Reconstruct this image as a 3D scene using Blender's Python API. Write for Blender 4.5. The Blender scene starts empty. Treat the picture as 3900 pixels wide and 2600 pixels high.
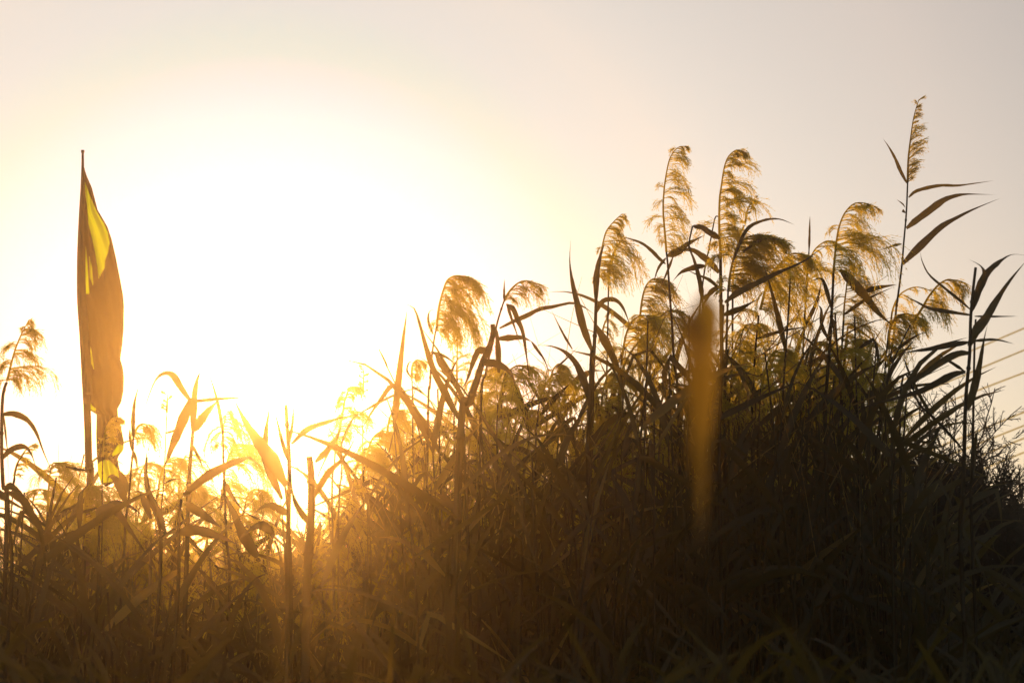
import bpy, math, random
from mathutils import Vector, Matrix

# ------------------------------------------------------------------ camera, sky, sun, exposure
C = bpy.context.scene.collection
S = bpy.context.scene
FPX = 50.0 / 36.0 * 3900          # focal length in photograph pixels
CAMZ = 1.6
PITCH = math.radians(9.0)
cam_d = bpy.data.cameras.new('camera')
cam = bpy.data.objects.new('camera', cam_d)
C.objects.link(cam)
cam.location = (0, 0, CAMZ)
cam.rotation_euler = (math.radians(90) + PITCH, 0, 0)
cam_d.lens = 50
cam_d.sensor_width = 36
cam_d.clip_start = 0.05
cam_d.clip_end = 6000
cam_d.dof.use_dof = True
cam_d.dof.focus_distance = 5.5
cam_d.dof.aperture_fstop = 5.0
S.camera = cam
FW = Vector((0, math.cos(PITCH), math.sin(PITCH)))
UP = Vector((0, -math.sin(PITCH), math.cos(PITCH)))
RT = Vector((1, 0, 0))


def P(px, py, d):
    """world point seen at photograph pixel (px, py) at d metres in front of the camera"""
    return Vector((0, 0, CAMZ)) + (FW + RT * ((px - 1950) / FPX) + UP * ((1300 - py) / FPX)) * d


SUN = (P(1040, 1500, 1.0) - Vector((0, 0, CAMZ))).normalized()     # direction towards the sun
SUN_EL = math.asin(SUN.z)
SUN_AZ = math.atan2(SUN.x, SUN.y)

world = bpy.data.worlds.new('World')
S.world = world
world.use_nodes = True
wn = world.node_tree
wn.nodes.clear()
w_out = wn.nodes.new('ShaderNodeOutputWorld')
w_add = wn.nodes.new('ShaderNodeAddShader')
w_bg = wn.nodes.new('ShaderNodeBackground')
w_bg.inputs['Strength'].default_value = 0.05
sky = wn.nodes.new('ShaderNodeTexSky')
sky.sky_type = 'NISHITA'
sky.sun_disc = False
sky.sun_elevation = SUN_EL
sky.sun_rotation = SUN_AZ
sky.dust_density = 1.0
wn.links.new(sky.outputs[0], w_bg.inputs['Color'])
# the bright dusty aureole round the low sun: brightness by angle from the sun
w_tc = wn.nodes.new('ShaderNodeTexCoord')
w_nm = wn.nodes.new('ShaderNodeVectorMath'); w_nm.operation = 'NORMALIZE'
w_dot = wn.nodes.new('ShaderNodeVectorMath'); w_dot.operation = 'DOT_PRODUCT'
w_dot.inputs[1].default_value = SUN
w_ac = wn.nodes.new('ShaderNodeMath'); w_ac.operation = 'ARCCOSINE'; w_ac.use_clamp = False
w_dv = wn.nodes.new('ShaderNodeMath'); w_dv.operation = 'DIVIDE'; w_dv.inputs[1].default_value = math.pi
w_cr = wn.nodes.new('ShaderNodeValToRGB')
w_bg2 = wn.nodes.new('ShaderNodeBackground')
w_bg2.inputs["Strength"].default_value = 1.0
wn.links.new(w_tc.outputs['Generated'], w_nm.inputs[0])
wn.links.new(w_nm.outputs['Vector'], w_dot.inputs[0])
wn.links.new(w_dot.outputs['Value'], w_ac.inputs[0])
wn.links.new(w_ac.outputs[0], w_dv.inputs[0])
wn.links.new(w_dv.outputs[0], w_cr.inputs['Fac'])
wn.links.new(w_cr.outputs['Color'], w_bg2.inputs['Color'])
wn.links.new(w_bg.outputs[0], w_add.inputs[0])
wn.links.new(w_bg2.outputs[0], w_add.inputs[1])
wn.links.new(w_add.outputs[0], w_out.inputs['Surface'])
SKY_STOPS = [(0, (1.6, 1.6, 1.6)), (6, (0.4, 0.4, 0.5)), (9, (0.15, 0.15, 0.569)), (11.5, (0.05, 0.22, 0.5)), (13.5, (0.05, 0.315, 0.385)), (15.5, (0.251, 0.368, 0.433)), (18, (0.442, 0.444, 0.433)), (20, (0.452, 0.448, 0.433)), (28, (0.499, 0.418, 0.36)), (34, (0.399, 0.334, 0.288)), (45, (0.26, 0.24, 0.25)), (70, (0.07, 0.065, 0.065)), (180, (0.011, 0.0095, 0.0085))]
el = w_cr.color_ramp.elements
while len(el) < len(SKY_STOPS):
    el.new(0.5)
for e_, (a_, c_) in zip(el, SKY_STOPS):
    e_.position = a_ / 180.0
for e_, (a_, c_) in zip(el, SKY_STOPS):
    e_.color = (*c_, 1)

sun_d = bpy.data.lights.new('sun', 'SUN')
sun_d.energy = 5.0
sun_d.angle = math.radians(0.53)
sun_d.color = (1.0, 0.42, 0.08)
sun = bpy.data.objects.new('sun', sun_d)
C.objects.link(sun)
sun.rotation_euler = SUN.to_track_quat('Z', 'Y').to_euler()
sun.location = (-5, 30, 8)

S.view_settings.view_transform = 'Standard'
S.view_settings.look = 'None'
S.view_settings.exposure = 0.0
S.view_settings.gamma = 1.0
S.view_settings.use_curve_mapping = False
S.render.engine = 'CYCLES'
S.cycles.use_denoising = True
S.cycles.max_bounces = 6
S.cycles.transmission_bounces = 4
S.cycles.volume_bounces = 0
S.cycles.sample_clamp_indirect = 4

rng = random.Random(7)


# ------------------------------------------------------------------ materials
def mat_leafy(name, dif, tra, fac=.45, gloss=.06, rough=.35, vscale=14, var=.45, streak=True):
    m = bpy.data.materials.new(name)
    m.use_nodes = True
    n = m.node_tree
    n.nodes.clear()
    o = n.nodes.new('ShaderNodeOutputMaterial')
    tc = n.nodes.new('ShaderNodeTexCoord')
    no = n.nodes.new('ShaderNodeTexNoise')
    no.inputs['Scale'].default_value = vscale
    no.inputs['Detail'].default_value = 6
    n.links.new(tc.outputs['Object'], no.inputs['Vector'])
    oi = n.nodes.new('ShaderNodeObjectInfo')
    ad = n.nodes.new('ShaderNodeMath'); ad.operation = 'ADD'
    n.links.new(no.outputs['Fac'], ad.inputs[0])
    n.links.new(oi.outputs['Random'], ad.inputs[1])
    mr = n.nodes.new('ShaderNodeMapRange')
    mr.inputs['From Min'].default_value = .3
    mr.inputs['From Max'].default_value = 1.7
    mr.inputs['To Min'].default_value = 1 - var
    mr.inputs['To Max'].default_value = 1 + var
    n.links.new(ad.outputs[0], mr.inputs['Value'])

    def tinted(col):
        mx = n.nodes.new('ShaderNodeMix'); mx.data_type = 'RGBA'; mx.blend_type = 'MULTIPLY'
        mx.inputs['Factor'].default_value = 1
        mx.inputs[6].default_value = (*col, 1)
        n.links.new(mr.outputs[0], mx.inputs[7])
        return mx.outputs[2]
    d = n.nodes.new('ShaderNodeBsdfDiffuse')
    t = n.nodes.new('ShaderNodeBsdfTranslucent')
    g = n.nodes.new('ShaderNodeBsdfGlossy')
    g.inputs['Roughness'].default_value = rough
    g.inputs['Color'].default_value = (.6, .6, .55, 1)
    n.links.new(tinted(dif), d.inputs['Color'])
    n.links.new(tinted(tra), t.inputs['Color'])
    m1 = n.nodes.new('ShaderNodeMixShader'); m1.inputs[0].default_value = fac
    m2 = n.nodes.new('ShaderNodeMixShader'); m2.inputs[0].default_value = gloss
    n.links.new(d.outputs[0], m1.inputs[1]); n.links.new(t.outputs[0], m1.inputs[2])
    n.links.new(m1.outputs[0], m2.inputs[1]); n.links.new(g.outputs[0], m2.inputs[2])
    n.links.new(m2.outputs[0], o.inputs['Surface'])
    return m


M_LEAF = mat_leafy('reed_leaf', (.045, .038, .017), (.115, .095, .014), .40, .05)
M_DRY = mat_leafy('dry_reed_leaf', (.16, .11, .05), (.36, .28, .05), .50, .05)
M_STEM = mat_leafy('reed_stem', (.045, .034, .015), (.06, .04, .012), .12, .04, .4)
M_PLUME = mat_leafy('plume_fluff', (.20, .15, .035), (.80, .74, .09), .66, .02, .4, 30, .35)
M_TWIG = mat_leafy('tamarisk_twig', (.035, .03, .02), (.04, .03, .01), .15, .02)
M_BARK = mat_leafy('tamarisk_bark', (.06, .045, .03), (.01, .01, .01), .0, .02)


def mat_plain(name, col, rough=.8, bump=.0, scale=8, col2=None, metallic=0):
    m = bpy.data.materials.new(name)
    m.use_nodes = True
    n = m.node_tree
    b = n.nodes['Principled BSDF']
    b.inputs['Roughness'].default_value = rough
    b.inputs['Metallic'].default_value = metallic
    tc = n.nodes.new('ShaderNodeTexCoord')
    no = n.nodes.new('ShaderNodeTexNoise')
    no.inputs['Scale'].default_value = scale
    no.inputs['Detail'].default_value = 8
    n.links.new(tc.outputs['Object'], no.inputs['Vector'])
    cr = n.nodes.new('ShaderNodeValToRGB')
    c2 = col2 or tuple(c * .6 for c in col)
    cr.color_ramp.elements[0].color = (*c2, 1); cr.color_ramp.elements[0].position = .35
    cr.color_ramp.elements[1].color = (*col, 1); cr.color_ramp.elements[1].position = .65
    n.links.new(no.outputs['Fac'], cr.inputs['Fac'])
    n.links.new(cr.outputs['Color'], b.inputs['Base Color'])
    if bump:
        bp = n.nodes.new('ShaderNodeBump'); bp.inputs['Strength'].default_value = bump
        n.links.new(no.outputs['Fac'], bp.inputs['Height'])
        n.links.new(bp.outputs[0], b.inputs['Normal'])
    return m


M_SLEEVE = mat_plain('flag_sleeve_cloth', (.05, .022, .015), .8, 0, 20)
M_GROUND = mat_plain('marsh_soil', (.10, .075, .04), .95, .6, 3, (.05, .04, .025))
M_POLE = mat_plain('flag_pole_paint', (.10, .05, .035), .5, 0, 30)
M_CABLE = mat_leafy('stay_cable_hazed', (.62, .46, .20), (.90, .95, .55), .7, .04, .4, 3, .05)  # pale gold and translucency put in for haze brightening distant cables
M_CONC = mat_plain('bridge_concrete', (.36, .33, .29), .9, .3, 2)


# ------------------------------------------------------------------ mesh helpers
class MB:
    def __init__(self):
        self.v = []
        self.f = []

    def mesh(self, name, mat, smooth=True, org=None):
        me = bpy.data.meshes.new(name)
        vs = self.v if org is None else [p - org for p in self.v]
        me.from_pydata([tuple(p) for p in vs], [], self.f)
        me.materials.append(mat)
        if smooth:
            me.polygons.foreach_set('use_smooth', [True] * len(me.polygons))
        me.update()
        return me

    def tube(self, pts, rad, n=6, cap=True):
        b0 = len(self.v)
        m = len(pts)
        for i, p in enumerate(pts):
            t = (pts[min(i + 1, m - 1)] - pts[max(i - 1, 0)])
            t = t.normalized() if t.length > 1e-9 else Vector((0, 0, 1))
            a = t.cross(Vector((0, 1, 0.013)))
            if a.length < 1e-4:
                a = t.cross(Vector((1, 0, 0)))
            a.normalize()
            b = t.cross(a)
            r = rad[i] if isinstance(rad, (list, tuple)) else rad
            for k in range(n):
                an = 2 * math.pi * k / n
                self.v.append(p + a * (r * math.cos(an)) + b * (r * math.sin(an)))
        for i in range(m - 1):
            for k in range(n):
                k2 = (k + 1) % n
                self.f.append((b0 + i * n + k, b0 + i * n + k2, b0 + (i + 1) * n + k2, b0 + (i + 1) * n + k))
        if cap:
            self.f.append(tuple(b0 + (m - 1) * n + k for k in range(n)))
            self.f.append(tuple(b0 + k for k in reversed(range(n))))

    def strip(self, pts, w0, w1, side):
        """a fine flat strand: width w0 at its start to w1 at its end"""
        b0 = len(self.v)
        m = len(pts)
        for i, p in enumerate(pts):
            w = w0 + (w1 - w0) * i / (m - 1)
            self.v.append(p - side * w)
            self.v.append(p + side * w)
        for i in range(m - 1):
            a = b0 + 2 * i
            self.f.append((a, a + 1, a + 3, a + 2))

    def tri(self, a, b, c):
        k = len(self.v)
        self.v += [a, b, c]
        self.f.append((k, k + 1, k + 2))

    def box(self, c, s):
        b = len(self.v)
        for dx in (-1, 1):
            for dy in (-1, 1):
                for dz in (-1, 1):
                    self.v.append(Vector((c[0] + dx * s[0] / 2, c[1] + dy * s[1] / 2, c[2] + dz * s[2] / 2)))
        for q in ((0, 1, 3, 2), (4, 6, 7, 5), (0, 4, 5, 1), (2, 3, 7, 6), (0, 2, 6, 4), (1, 5, 7, 3)):
            self.f.append(tuple(b + k for k in q))


def spline(pts, n):
    """Catmull-Rom through pts, n samples evenly by parameter"""
    m = len(pts)
    if m == 2:
        return [pts[0].lerp(pts[1], i / (n - 1)) for i in range(n)]
    out = []
    for i in range(n):
        t = i / (n - 1) * (m - 1)
        k = min(int(t), m - 2)
        u = t - k
        p1, p2 = pts[k], pts[k + 1]
        p0 = pts[k - 1] if k > 0 else p1 * 2 - p2
        p3 = pts[k + 2] if k + 2 < m else p2 * 2 - p1
        out.append(0.5 * ((2 * p1) + (p2 - p0) * u + (2 * p0 - 5 * p1 + 4 * p2 - p3) * u * u + (3 * p1 - p0 - 3 * p2 + p3) * u * u * u))
    return out


def leaf_width(s):
    """relative blade width from base (0) to tip (1)"""
    if s < .25:
        return .35 + .65 * math.sin(s / .25 * math.pi / 2)
    return max(0.0, 1 - ((s - .25) / .75) ** 1.7)


def add_leaf(mb, pts, w, view=None, twist=(0, 0), n=13, fold=.22):
    """a lanceolate blade, V-folded along its midrib; view = normal it roughly faces"""
    P_ = spline(pts, n)
    b0 = len(mb.v)
    view = view or Vector((0, 1, 0))
    for i, p in enumerate(P_):
        s = i / (n - 1)
        t = (P_[min(i + 1, n - 1)] - P_[max(i - 1, 0)])
        t = t.normalized() if t.length > 1e-9 else Vector((0, 0, 1))
        sd = t.cross(view)
        if sd.length < 1e-3:
            sd = t.cross(Vector((1, 0, 0)))
        sd.normalize()
        nr = t.cross(sd)
        a = twist[0] + (twist[1] - twist[0]) * s
        sd, nr = sd * math.cos(a) + nr * math.sin(a), nr * math.cos(a) - sd * math.sin(a)
        hw = w * .5 * leaf_width(s) * (1 + .07 * math.sin(s * 23 + w * 900) + .05 * math.sin(s * 51 + w * 300))
        mb.v.append(p - sd * hw)
        mb.v.append(p + nr * (hw * fold))
        mb.v.append(p + sd * hw)
    for i in range(n - 1):
        a = b0 + 3 * i
        mb.f.append((a, a + 1, a + 4, a + 3))
        mb.f.append((a + 1, a + 2, a + 5, a + 4))


def rnd_side(r):
    a = r.uniform(0, math.pi)
    return Vector((math.cos(a), r.uniform(-.4, .4), math.sin(a))).normalized()


def add_plume(mb, rach, side, spread, r, n=60, fine=1.0, back=.12, t0=0.0, dense=1.0, up=.55, grav=.75):
    """a feathery one-sided panicle along the rachis curve: branches, side strands and spikelets"""
    R_ = spline(rach, 26)
    L = sum((R_[i + 1] - R_[i]).length for i in range(25))
    mb.tube(R_, [.0028 * fine * (1 - .8 * i / 25) + .0004 for i in range(26)], 4, False)
    dep = Vector((0, 1, 0))
    ncl = max(5, n // 6)
    for b in range(ncl * 6):
        if b % 6 == 0:
            tc_ = t0 + (1 - t0) * ((b // 6 + r.random() * .9) / ncl) ** 1.3
            sg = -1 if r.random() < back else 1
            ph = r.gauss(0, .5)
            clen = r.choice((r.uniform(.3, .8), r.uniform(.7, 1.4)))
            clift = r.uniform(.6, 1.25)
            g0 = grav * r.uniform(.5, 1.25)
        t = min(.995, max(0, tc_ + r.gauss(0, .012)))
        k = min(int(t * 25), 24)
        u = t * 25 - k
        p = R_[k].lerp(R_[k + 1], u)
        tg = (R_[k + 1] - R_[k]).normalized()
        ph2 = ph + r.gauss(0, .16)
        out = (side * sg * math.cos(ph2) + dep * math.sin(ph2)).normalized()
        prof = (.40 + .85 * min(1, t * 5)) * (1 - .95 * t * t ** .5) * clen
        if sg < 0:
            prof *= .55
        bl = max(.014, spread * prof * r.uniform(.7, 1.1))
        g = g0 * r.uniform(.85, 1.15)
        upk = up * clift
        bp = []
        for i in range(6):
            s = i / 5
            bp.append(p + tg * (bl * upk * s * (1 - .4 * s)) + out * (bl * .85 * (1 - (1 - s) ** 1.6)) + Vector((0, 0, -bl * g * s * s)))
        sd = rnd_side(r)
        mb.strip(bp, .0008 * fine, .0003 * fine, sd)
        nsub = max(2, int((3 + bl / .022) * dense))
        for q in range(nsub):
            s = .12 + .86 * (q + r.random()) / nsub
            kk = min(int(s * 5), 4)
            q0 = bp[kk].lerp(bp[kk + 1], s * 5 - kk)
            dt = (bp[kk + 1] - bp[kk]).normalized()
            dv = (dt + Vector((r.gauss(0, .28), r.gauss(0, .28), r.gauss(0, .28) - .12))).normalized()
            sl = bl * r.uniform(.18, .42) * (1.1 - .5 * s) + .008
            q1 = q0 + dv * sl * .5
            q2 = q0 + dv * sl + Vector((0, 0, -sl * .22))
            sd = rnd_side(r)
            mb.strip([q0, q1, q2], .0005 * fine, .0002 * fine, sd)
            nsp = max(2, int(sl / .007 * dense))
            for z in range(nsp):
                e = (z + r.random()) / nsp
                a0 = (q0.lerp(q1, e * 2) if e < .5 else q1.lerp(q2, e * 2 - 1))
                d2 = (dv + Vector((r.gauss(0, .3), r.gauss(0, .3), r.gauss(0, .3)))).normalized()
                le = r.uniform(.006, .012)
                sw = rnd_side(r) * (.00095 * fine)
                mb.tri(a0 - sw, a0 + sw, a0 + d2 * le)
    return mb


def stem_mesh(pts, r0, r1, r):
    """a jointed cane: slight swellings at its nodes"""
    n = max(14, len(pts) * 6)
    Q = spline(pts, n)
    # insert node swellings
    out, rad = [], []
    acc, nxt = 0, r.uniform(.05, .2)
    for i, p in enumerate(Q):
        s = i / (n - 1)
        ra = r0 + (r1 - r0) * s
        if i:
            acc += (p - Q[i - 1]).length
        if acc > nxt and 0 < i < n - 1:
            d = (Q[i + 1] - Q[i - 1]).normalized()
            for o, k in ((-.006, 1), (-.002, 1.35), (.003, 1.3), (.007, .98)):
                out.append(p + d * o); rad.append(ra * k)
            nxt = acc + r.uniform(.13, .22)
        else:
            out.append(p); rad.append(ra)
    mb = MB()
    mb.tube(out, rad, 6)
    return mb


# ------------------------------------------------------------------ object helpers
def link(name, me, parent=None, loc=None):
    o = bpy.data.objects.new(name, me)
    C.objects.link(o)
    if parent:
        o.parent = parent
    if loc is not None:
        o.location = loc
    return o


def thing(name, label, cat, loc=(0, 0, 0), group=None):
    o = bpy.data.objects.new(name, None)
    C.objects.link(o)
    o.empty_display_size = .1
    o.location = loc
    o['label'] = label
    o['category'] = cat
    if group:
        o['group'] = group
    return o


def tagk(o, kind, label=None):
    o['kind'] = kind
    if label:
        o['label'] = label
    return o


# ------------------------------------------------------------------ ground and air
mb = MB()
NG = 60
gx = [math.copysign(abs(u) ** 3 * 2500, u) for u in [(-1 + 2 * i / NG) for i in range(NG + 1)]]
for j in range(NG + 1):
    for i in range(NG + 1):
        x, y = gx[i], gx[j]
        near = 1 / (1 + (x * x + y * y) / 4000)
        z = (.05 * math.sin(x * 1.3 + y * .7) + .04 * math.sin(y * 1.9 - x * .6)) * near
        mb.v.append(Vector((x, y, z)))
for j in range(NG):
    for i in range(NG):
        a = j * (NG + 1) + i
        mb.f.append((a, a + 1, a + NG + 2, a + NG + 1))
tagk(link('ground', mb.mesh('ground', M_GROUND)), 'structure', 'dark marshy ground under the reeds')

HAZE_DENS = 0.0072  # haze volume added to give the veiling glare round the sun
mb = MB()
mb.box((1.0, 9.6, 2.75), (30, 26.4, 7.5))
M_HAZE = bpy.data.materials.new('glare_haze')
M_HAZE.use_nodes = True
hn = M_HAZE.node_tree
hn.nodes.clear()
ho = hn.nodes.new('ShaderNodeOutputMaterial')
hv = hn.nodes.new('ShaderNodeVolumePrincipled')
hv.inputs['Color'].default_value = (1, .93, .84, 1)
hv.inputs['Density'].default_value = HAZE_DENS
hv.inputs['Anisotropy'].default_value = .92
hn.links.new(hv.outputs[0], ho.inputs['Volume'])
tagk(link('haze', mb.mesh('haze', M_HAZE, False)), 'stuff', 'backlit evening haze over the reed bed, added to give the veiling glare of the sun')

# ------------------------------------------------------------------ cable-stayed bridge far behind, right
DB = 20.0
bridge = thing('cable_stayed_bridge', 'pale slanting stay cables of a bridge in the haze at the right edge', 'bridge', P(4500, 2100, DB).to_tuple()[:2] + (0,))
org = Vector(bridge.location)
cab = [((3900, 1250), (3735, 1323)), ((3900, 1333), (3557, 1478)), ((3900, 1419), (3385, 1600)), ((3900, 1569), (3729, 1638)),
       ((3900, 1620), (3780, 1666)), ((3900, 1668), (3793, 1711)), ((3900, 1722), (3812, 1757))]
for a, b in cab:
    sl = (b[1] - a[1]) / (b[0] - a[0])
    sl = -.41 * .5 + sl * .5
    x1 = 4490
    y1 = a[1] + (x1 - 3900) * sl
    y0 = 2092
    x0 = 3900 + (y0 - a[1]) / sl
    mb = MB()
    mb.tube([P(x0, y0, DB), P(x1, y1, DB)], .011, 8)
    link('stay_cable', mb.mesh('stay_cable', M_CABLE, True, org), bridge)
zd = P(3000, 2100, DB).z
mb = MB()
c = P(3000, 2100, DB)
mb.box((c.x - .5, DB + .2, zd - .12), (20, 1.2, .2))
link('deck', mb.mesh('deck', M_CONC, False, org), bridge)
c = P(4500, 2100, DB)
mb = MB()
zt = P(4500, 975, DB).z
mb.box((c.x, c.y, zt / 2), (.28, .35, zt))
link('pylon', mb.mesh('pylon', M_CONC, False, org), bridge)

# ------------------------------------------------------------------ feather flag
DF = 5.0
pole_pts = [(315, 578), (315, 640), (313, 720), (309, 800), (305, 900), (303, 1000), (304, 1120), (309, 1200), (316, 1280), (321, 1360),
            (326, 1460), (332, 1560), (336, 1680), (338, 1800), (339, 1950)]
pp = [P(x, y, DF) for x, y in pole_pts]
base = Vector((pp[-1].x, pp[-1].y, 0))
flag = thing('feather_flag', 'tall feather flag, orange-brown with yellow print, standing above the reeds at left', 'flag', base)
pp.append(base)
mb = MB()
mb.tube(spline(pp, 60), [.004 + .009 * min(1, i / 34) for i in range(60)], 10)
link('pole', mb.mesh('pole', M_POLE, True, base), flag)
mb = MB()
mb.tube([P(315, 582, DF), P(315, 572, DF)], .006, 8)
link('pole_cap', mb.mesh('pole_cap', M_POLE, True, base), flag)
mb = MB()
mb.box((base.x, base.y, .03), (.35, .35, .05))
mb.tube([Vector((base.x, base.y, .03)), Vector((base.x, base.y, .25))], .022, 10)
link('foot_plate', mb.mesh('foot_plate', M_POLE, False, base), flag)

right = [(318, 632), (331, 672), (350, 715), (372, 800), (390, 830), (410, 865), (425, 910), (440, 975), (455, 1050), (468, 1120), (472, 1160),
         (471, 1250), (466, 1310), (458, 1367), (468, 1400), (472, 1440), (470, 1490), (462, 1530), (448, 1556), (450, 1590), (462, 1630),
         (472, 1680), (470, 1712), (452, 1735), (448, 1748), (455, 1785), (462, 1808), (452, 1830), (404, 1852)]
left = [(314, 632), (311, 720), (307, 800), (303, 900), (301, 1000), (302, 1120), (307, 1200), (314, 1280), (319, 1360), (324, 1450), (329, 1530),
        (343, 1562), (368, 1578), (366, 1650), (368, 1720), (371, 1765), (373, 1800), (385, 1838), (402, 1852)]
YEL = [[(322, 690), (342, 745), (367, 803), (396, 850), (411, 885), (417, 925), (411, 962), (401, 990), (398, 1020), (376, 1062), (371, 1015), (361, 955),
        (349, 900), (337, 850), (332, 780), (326, 735)],
       [(325, 925), (333, 1010), (340, 1118), (327, 1120)], [(340, 975), (350, 1020), (355, 1090), (345, 1060)],
       [(343, 1312), (350, 1350), (357, 1405), (349, 1385)], [(339, 1512), (346, 1540), (365, 1556), (364, 1568), (342, 1556)],
       [(426, 1728), (453, 1688), (475, 1700), (475, 1713), (430, 1737)],
       [(365, 1778), (378, 1760), (398, 1750), (418, 1752), (440, 1775), (462, 1806), (448, 1822), (420, 1836), (385, 1838), (366, 1810)]]


def interp(poly, y):
    for (x0, y0), (x1, y1) in zip(poly, poly[1:]):
        if y0 <= y <= y1:
            return x0 + (x1 - x0) * (y - y0) / max(1e-6, y1 - y0)
    return poly[-1][0]


def sdist(poly, x, y):
    ins = False
    dm = 1e9
    n = len(poly)
    for i in range(n):
        ax, ay = poly[i]; bx, by = poly[(i + 1) % n]
        if (ay > y) != (by > y) and x < (bx - ax) * (y - ay) / (by - ay) + ax:
            ins = not ins
        dx, dy = bx - ax, by - ay
        t = max(0, min(1, ((x - ax) * dx + (y - ay) * dy) / (dx * dx + dy * dy + 1e-9)))
        dm = min(dm, math.hypot(x - ax - t * dx, y - ay - t * dy))
    return dm if ins else -dm


mb = MB()
NR, NCc = 170, 26
vals = []
for j in range(NR):
    y = 632 + (1852 - 632) * j / (NR - 1)
    xl, xr = interp(left, y), interp(right, y)
    for i in range(NCc):
        u = i / (NCc - 1)
        x = xl + (xr - xl) * u
        wob = (.05 * math.sin(u * 7 + y * .006) + .03 * math.sin(u * 15 - y * .011 + 1)) * min(1, (y - 632) / 250) * min(1, u * 3) + .02 * math.sin(y * .03) * u
        mb.v.append(P(x, y, DF + wob * .6 + .02))
        vals.append(max(-30, min(30, max(sdist(q, x, y) for q in YEL))))
for j in range(NR - 1):
    for i in range(NCc - 1):
        a = j * NCc + i
        mb.f.append((a, a + 1, a + NCc + 1, a + NCc))
M_FLAG = bpy.data.materials.new('printed_flag_cloth')
M_FLAG.use_nodes = True
n = M_FLAG.node_tree
n.nodes.clear()
o_ = n.nodes.new('ShaderNodeOutputMaterial')
at = n.nodes.new('ShaderNodeAttribute'); at.attribute_name = 'print'
mr = n.nodes.new('ShaderNodeMapRange'); mr.inputs['From Min'].default_value = -2.2; mr.inputs['From Max'].default_value = 2.2
n.links.new(at.outputs['Fac'], mr.inputs['Value'])
mx = n.nodes.new('ShaderNodeMix'); mx.data_type = 'RGBA'
mx.inputs[6].default_value = (.03, .017, .002, 1)
mx.inputs[7].default_value = (.60, .88, .01, 1)
n.links.new(mr.outputs[0], mx.inputs['Factor'])
tc = n.nodes.new('ShaderNodeTexCoord')
wv = n.nodes.new('ShaderNodeTexNoise'); wv.inputs['Scale'].default_value = 2.2; wv.inputs['Detail'].default_value = 5
n.links.new(tc.outputs['Object'], wv.inputs['Vector'])
mr2 = n.nodes.new('ShaderNodeMapRange'); mr2.inputs['From Min'].default_value = .3; mr2.inputs['From Max'].default_value = .7
mr2.inputs['To Min'].default_value = .75; mr2.inputs['To Max'].default_value = 1.15
n.links.new(wv.outputs['Fac'], mr2.inputs['Value'])
mm = n.nodes.new('ShaderNodeMix'); mm.data_type = 'RGBA'; mm.blend_type = 'MULTIPLY'; mm.inputs['Factor'].default_value = 1
n.links.new(mx.outputs[2], mm.inputs[6]); n.links.new(mr2.outputs[0], mm.inputs[7])
df = n.nodes.new('ShaderNodeBsdfDiffuse'); tr = n.nodes.new('ShaderNodeBsdfTranslucent')
n.links.new(mm.outputs[2], df.inputs['Color']); n.links.new(mm.outputs[2], tr.inputs['Color'])
ms = n.nodes.new('ShaderNodeMixShader'); ms.inputs[0].default_value = .62
n.links.new(df.outputs[0], ms.inputs[1]); n.links.new(tr.outputs[0], ms.inputs[2])
n.links.new(ms.outputs[0], o_.inputs['Surface'])
me = mb.mesh('banner', M_FLAG, True, base)
att = me.attributes.new('print', 'FLOAT', 'POINT')
att.data.foreach_set('value', vals)
link('banner', me, flag)

mb = MB()
ns = 60
for j in range(ns):
    y = 640 + (1500 - 640) * j / (ns - 1)
    xl = interp(left, y)
    w_ = 9 + 17 * min(1, (y - 640) / 500)
    for u in (0, .33, .66, 1):
        mb.v.append(P(xl + w_ * u, y, DF - .012 - .014 * math.sin(u * 3.14)))
for j in range(ns - 1):
    for i in range(3):
        a = j * 4 + i
        mb.f.append((a, a + 1, a + 5, a + 4))
link('pole_sleeve', mb.mesh('pole_sleeve', M_SLEEVE, True, base), flag)

# ------------------------------------------------------------------ tamarisk bush, right
DT = 7.2
tb = P(3640, 2150, DT); tb.z = 0
bush = thing('tamarisk_bush', 'dark domed tamarisk bush with feathery bare twigs at the lower right', 'bush', tb)
r = random.Random(21)
mb = MB()
for k in range(9):
    a = r.uniform(0, 6.28)
    q = [tb.copy(), tb + Vector((math.cos(a) * .15, math.sin(a) * .15, .7)), tb + Vector((math.cos(a) * .45, math.sin(a) * .4, 1.5 + r.uniform(0, .3)))]
    mb.tube(spline(q, 9), [.03 - .0025 * i for i in range(9)], 6)
link('trunk', mb.mesh('trunk', M_BARK, True, tb), bush)


def spray(mb, p0, dirn, ln, r, depth=0, wid=.003, curl=.35):
    seg = 5 if depth == 0 else (3 if depth == 1 else 2)
    pts = [p0]
    d = dirn.normalized()
    for i in range(seg):
        d = (d + Vector((r.gauss(0, .13), r.gauss(0, .13), r.gauss(0, .13) + .05 * curl))).normalized()
        pts.append(pts[-1] + d * ln / seg)
    sd = rnd_side(r)
    mb.strip(pts, wid, wid * .45, sd)
    if depth < 2:
        nb = 9 if depth == 0 else 6
        for k in range(nb):
            t = .18 + .8 * (k + r.random()) / nb
            kk = min(int(t * seg), seg - 1)
            q = pts[kk].lerp(pts[kk + 1], t * seg - kk)
            dt = (pts[kk + 1] - pts[kk]).normalized()
            rv = Vector((r.gauss(0, 1), r.gauss(0, .6), r.gauss(0, 1)))
            rv = (rv - dt * rv.dot(dt)).normalized()
            spray(mb, q, dt * .72 + rv * .68, ln * (.42 if depth == 0 else .36) * r.uniform(.6, 1.2) * (1.15 - .55 * t), r, depth + 1, wid * .6, curl)


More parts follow.
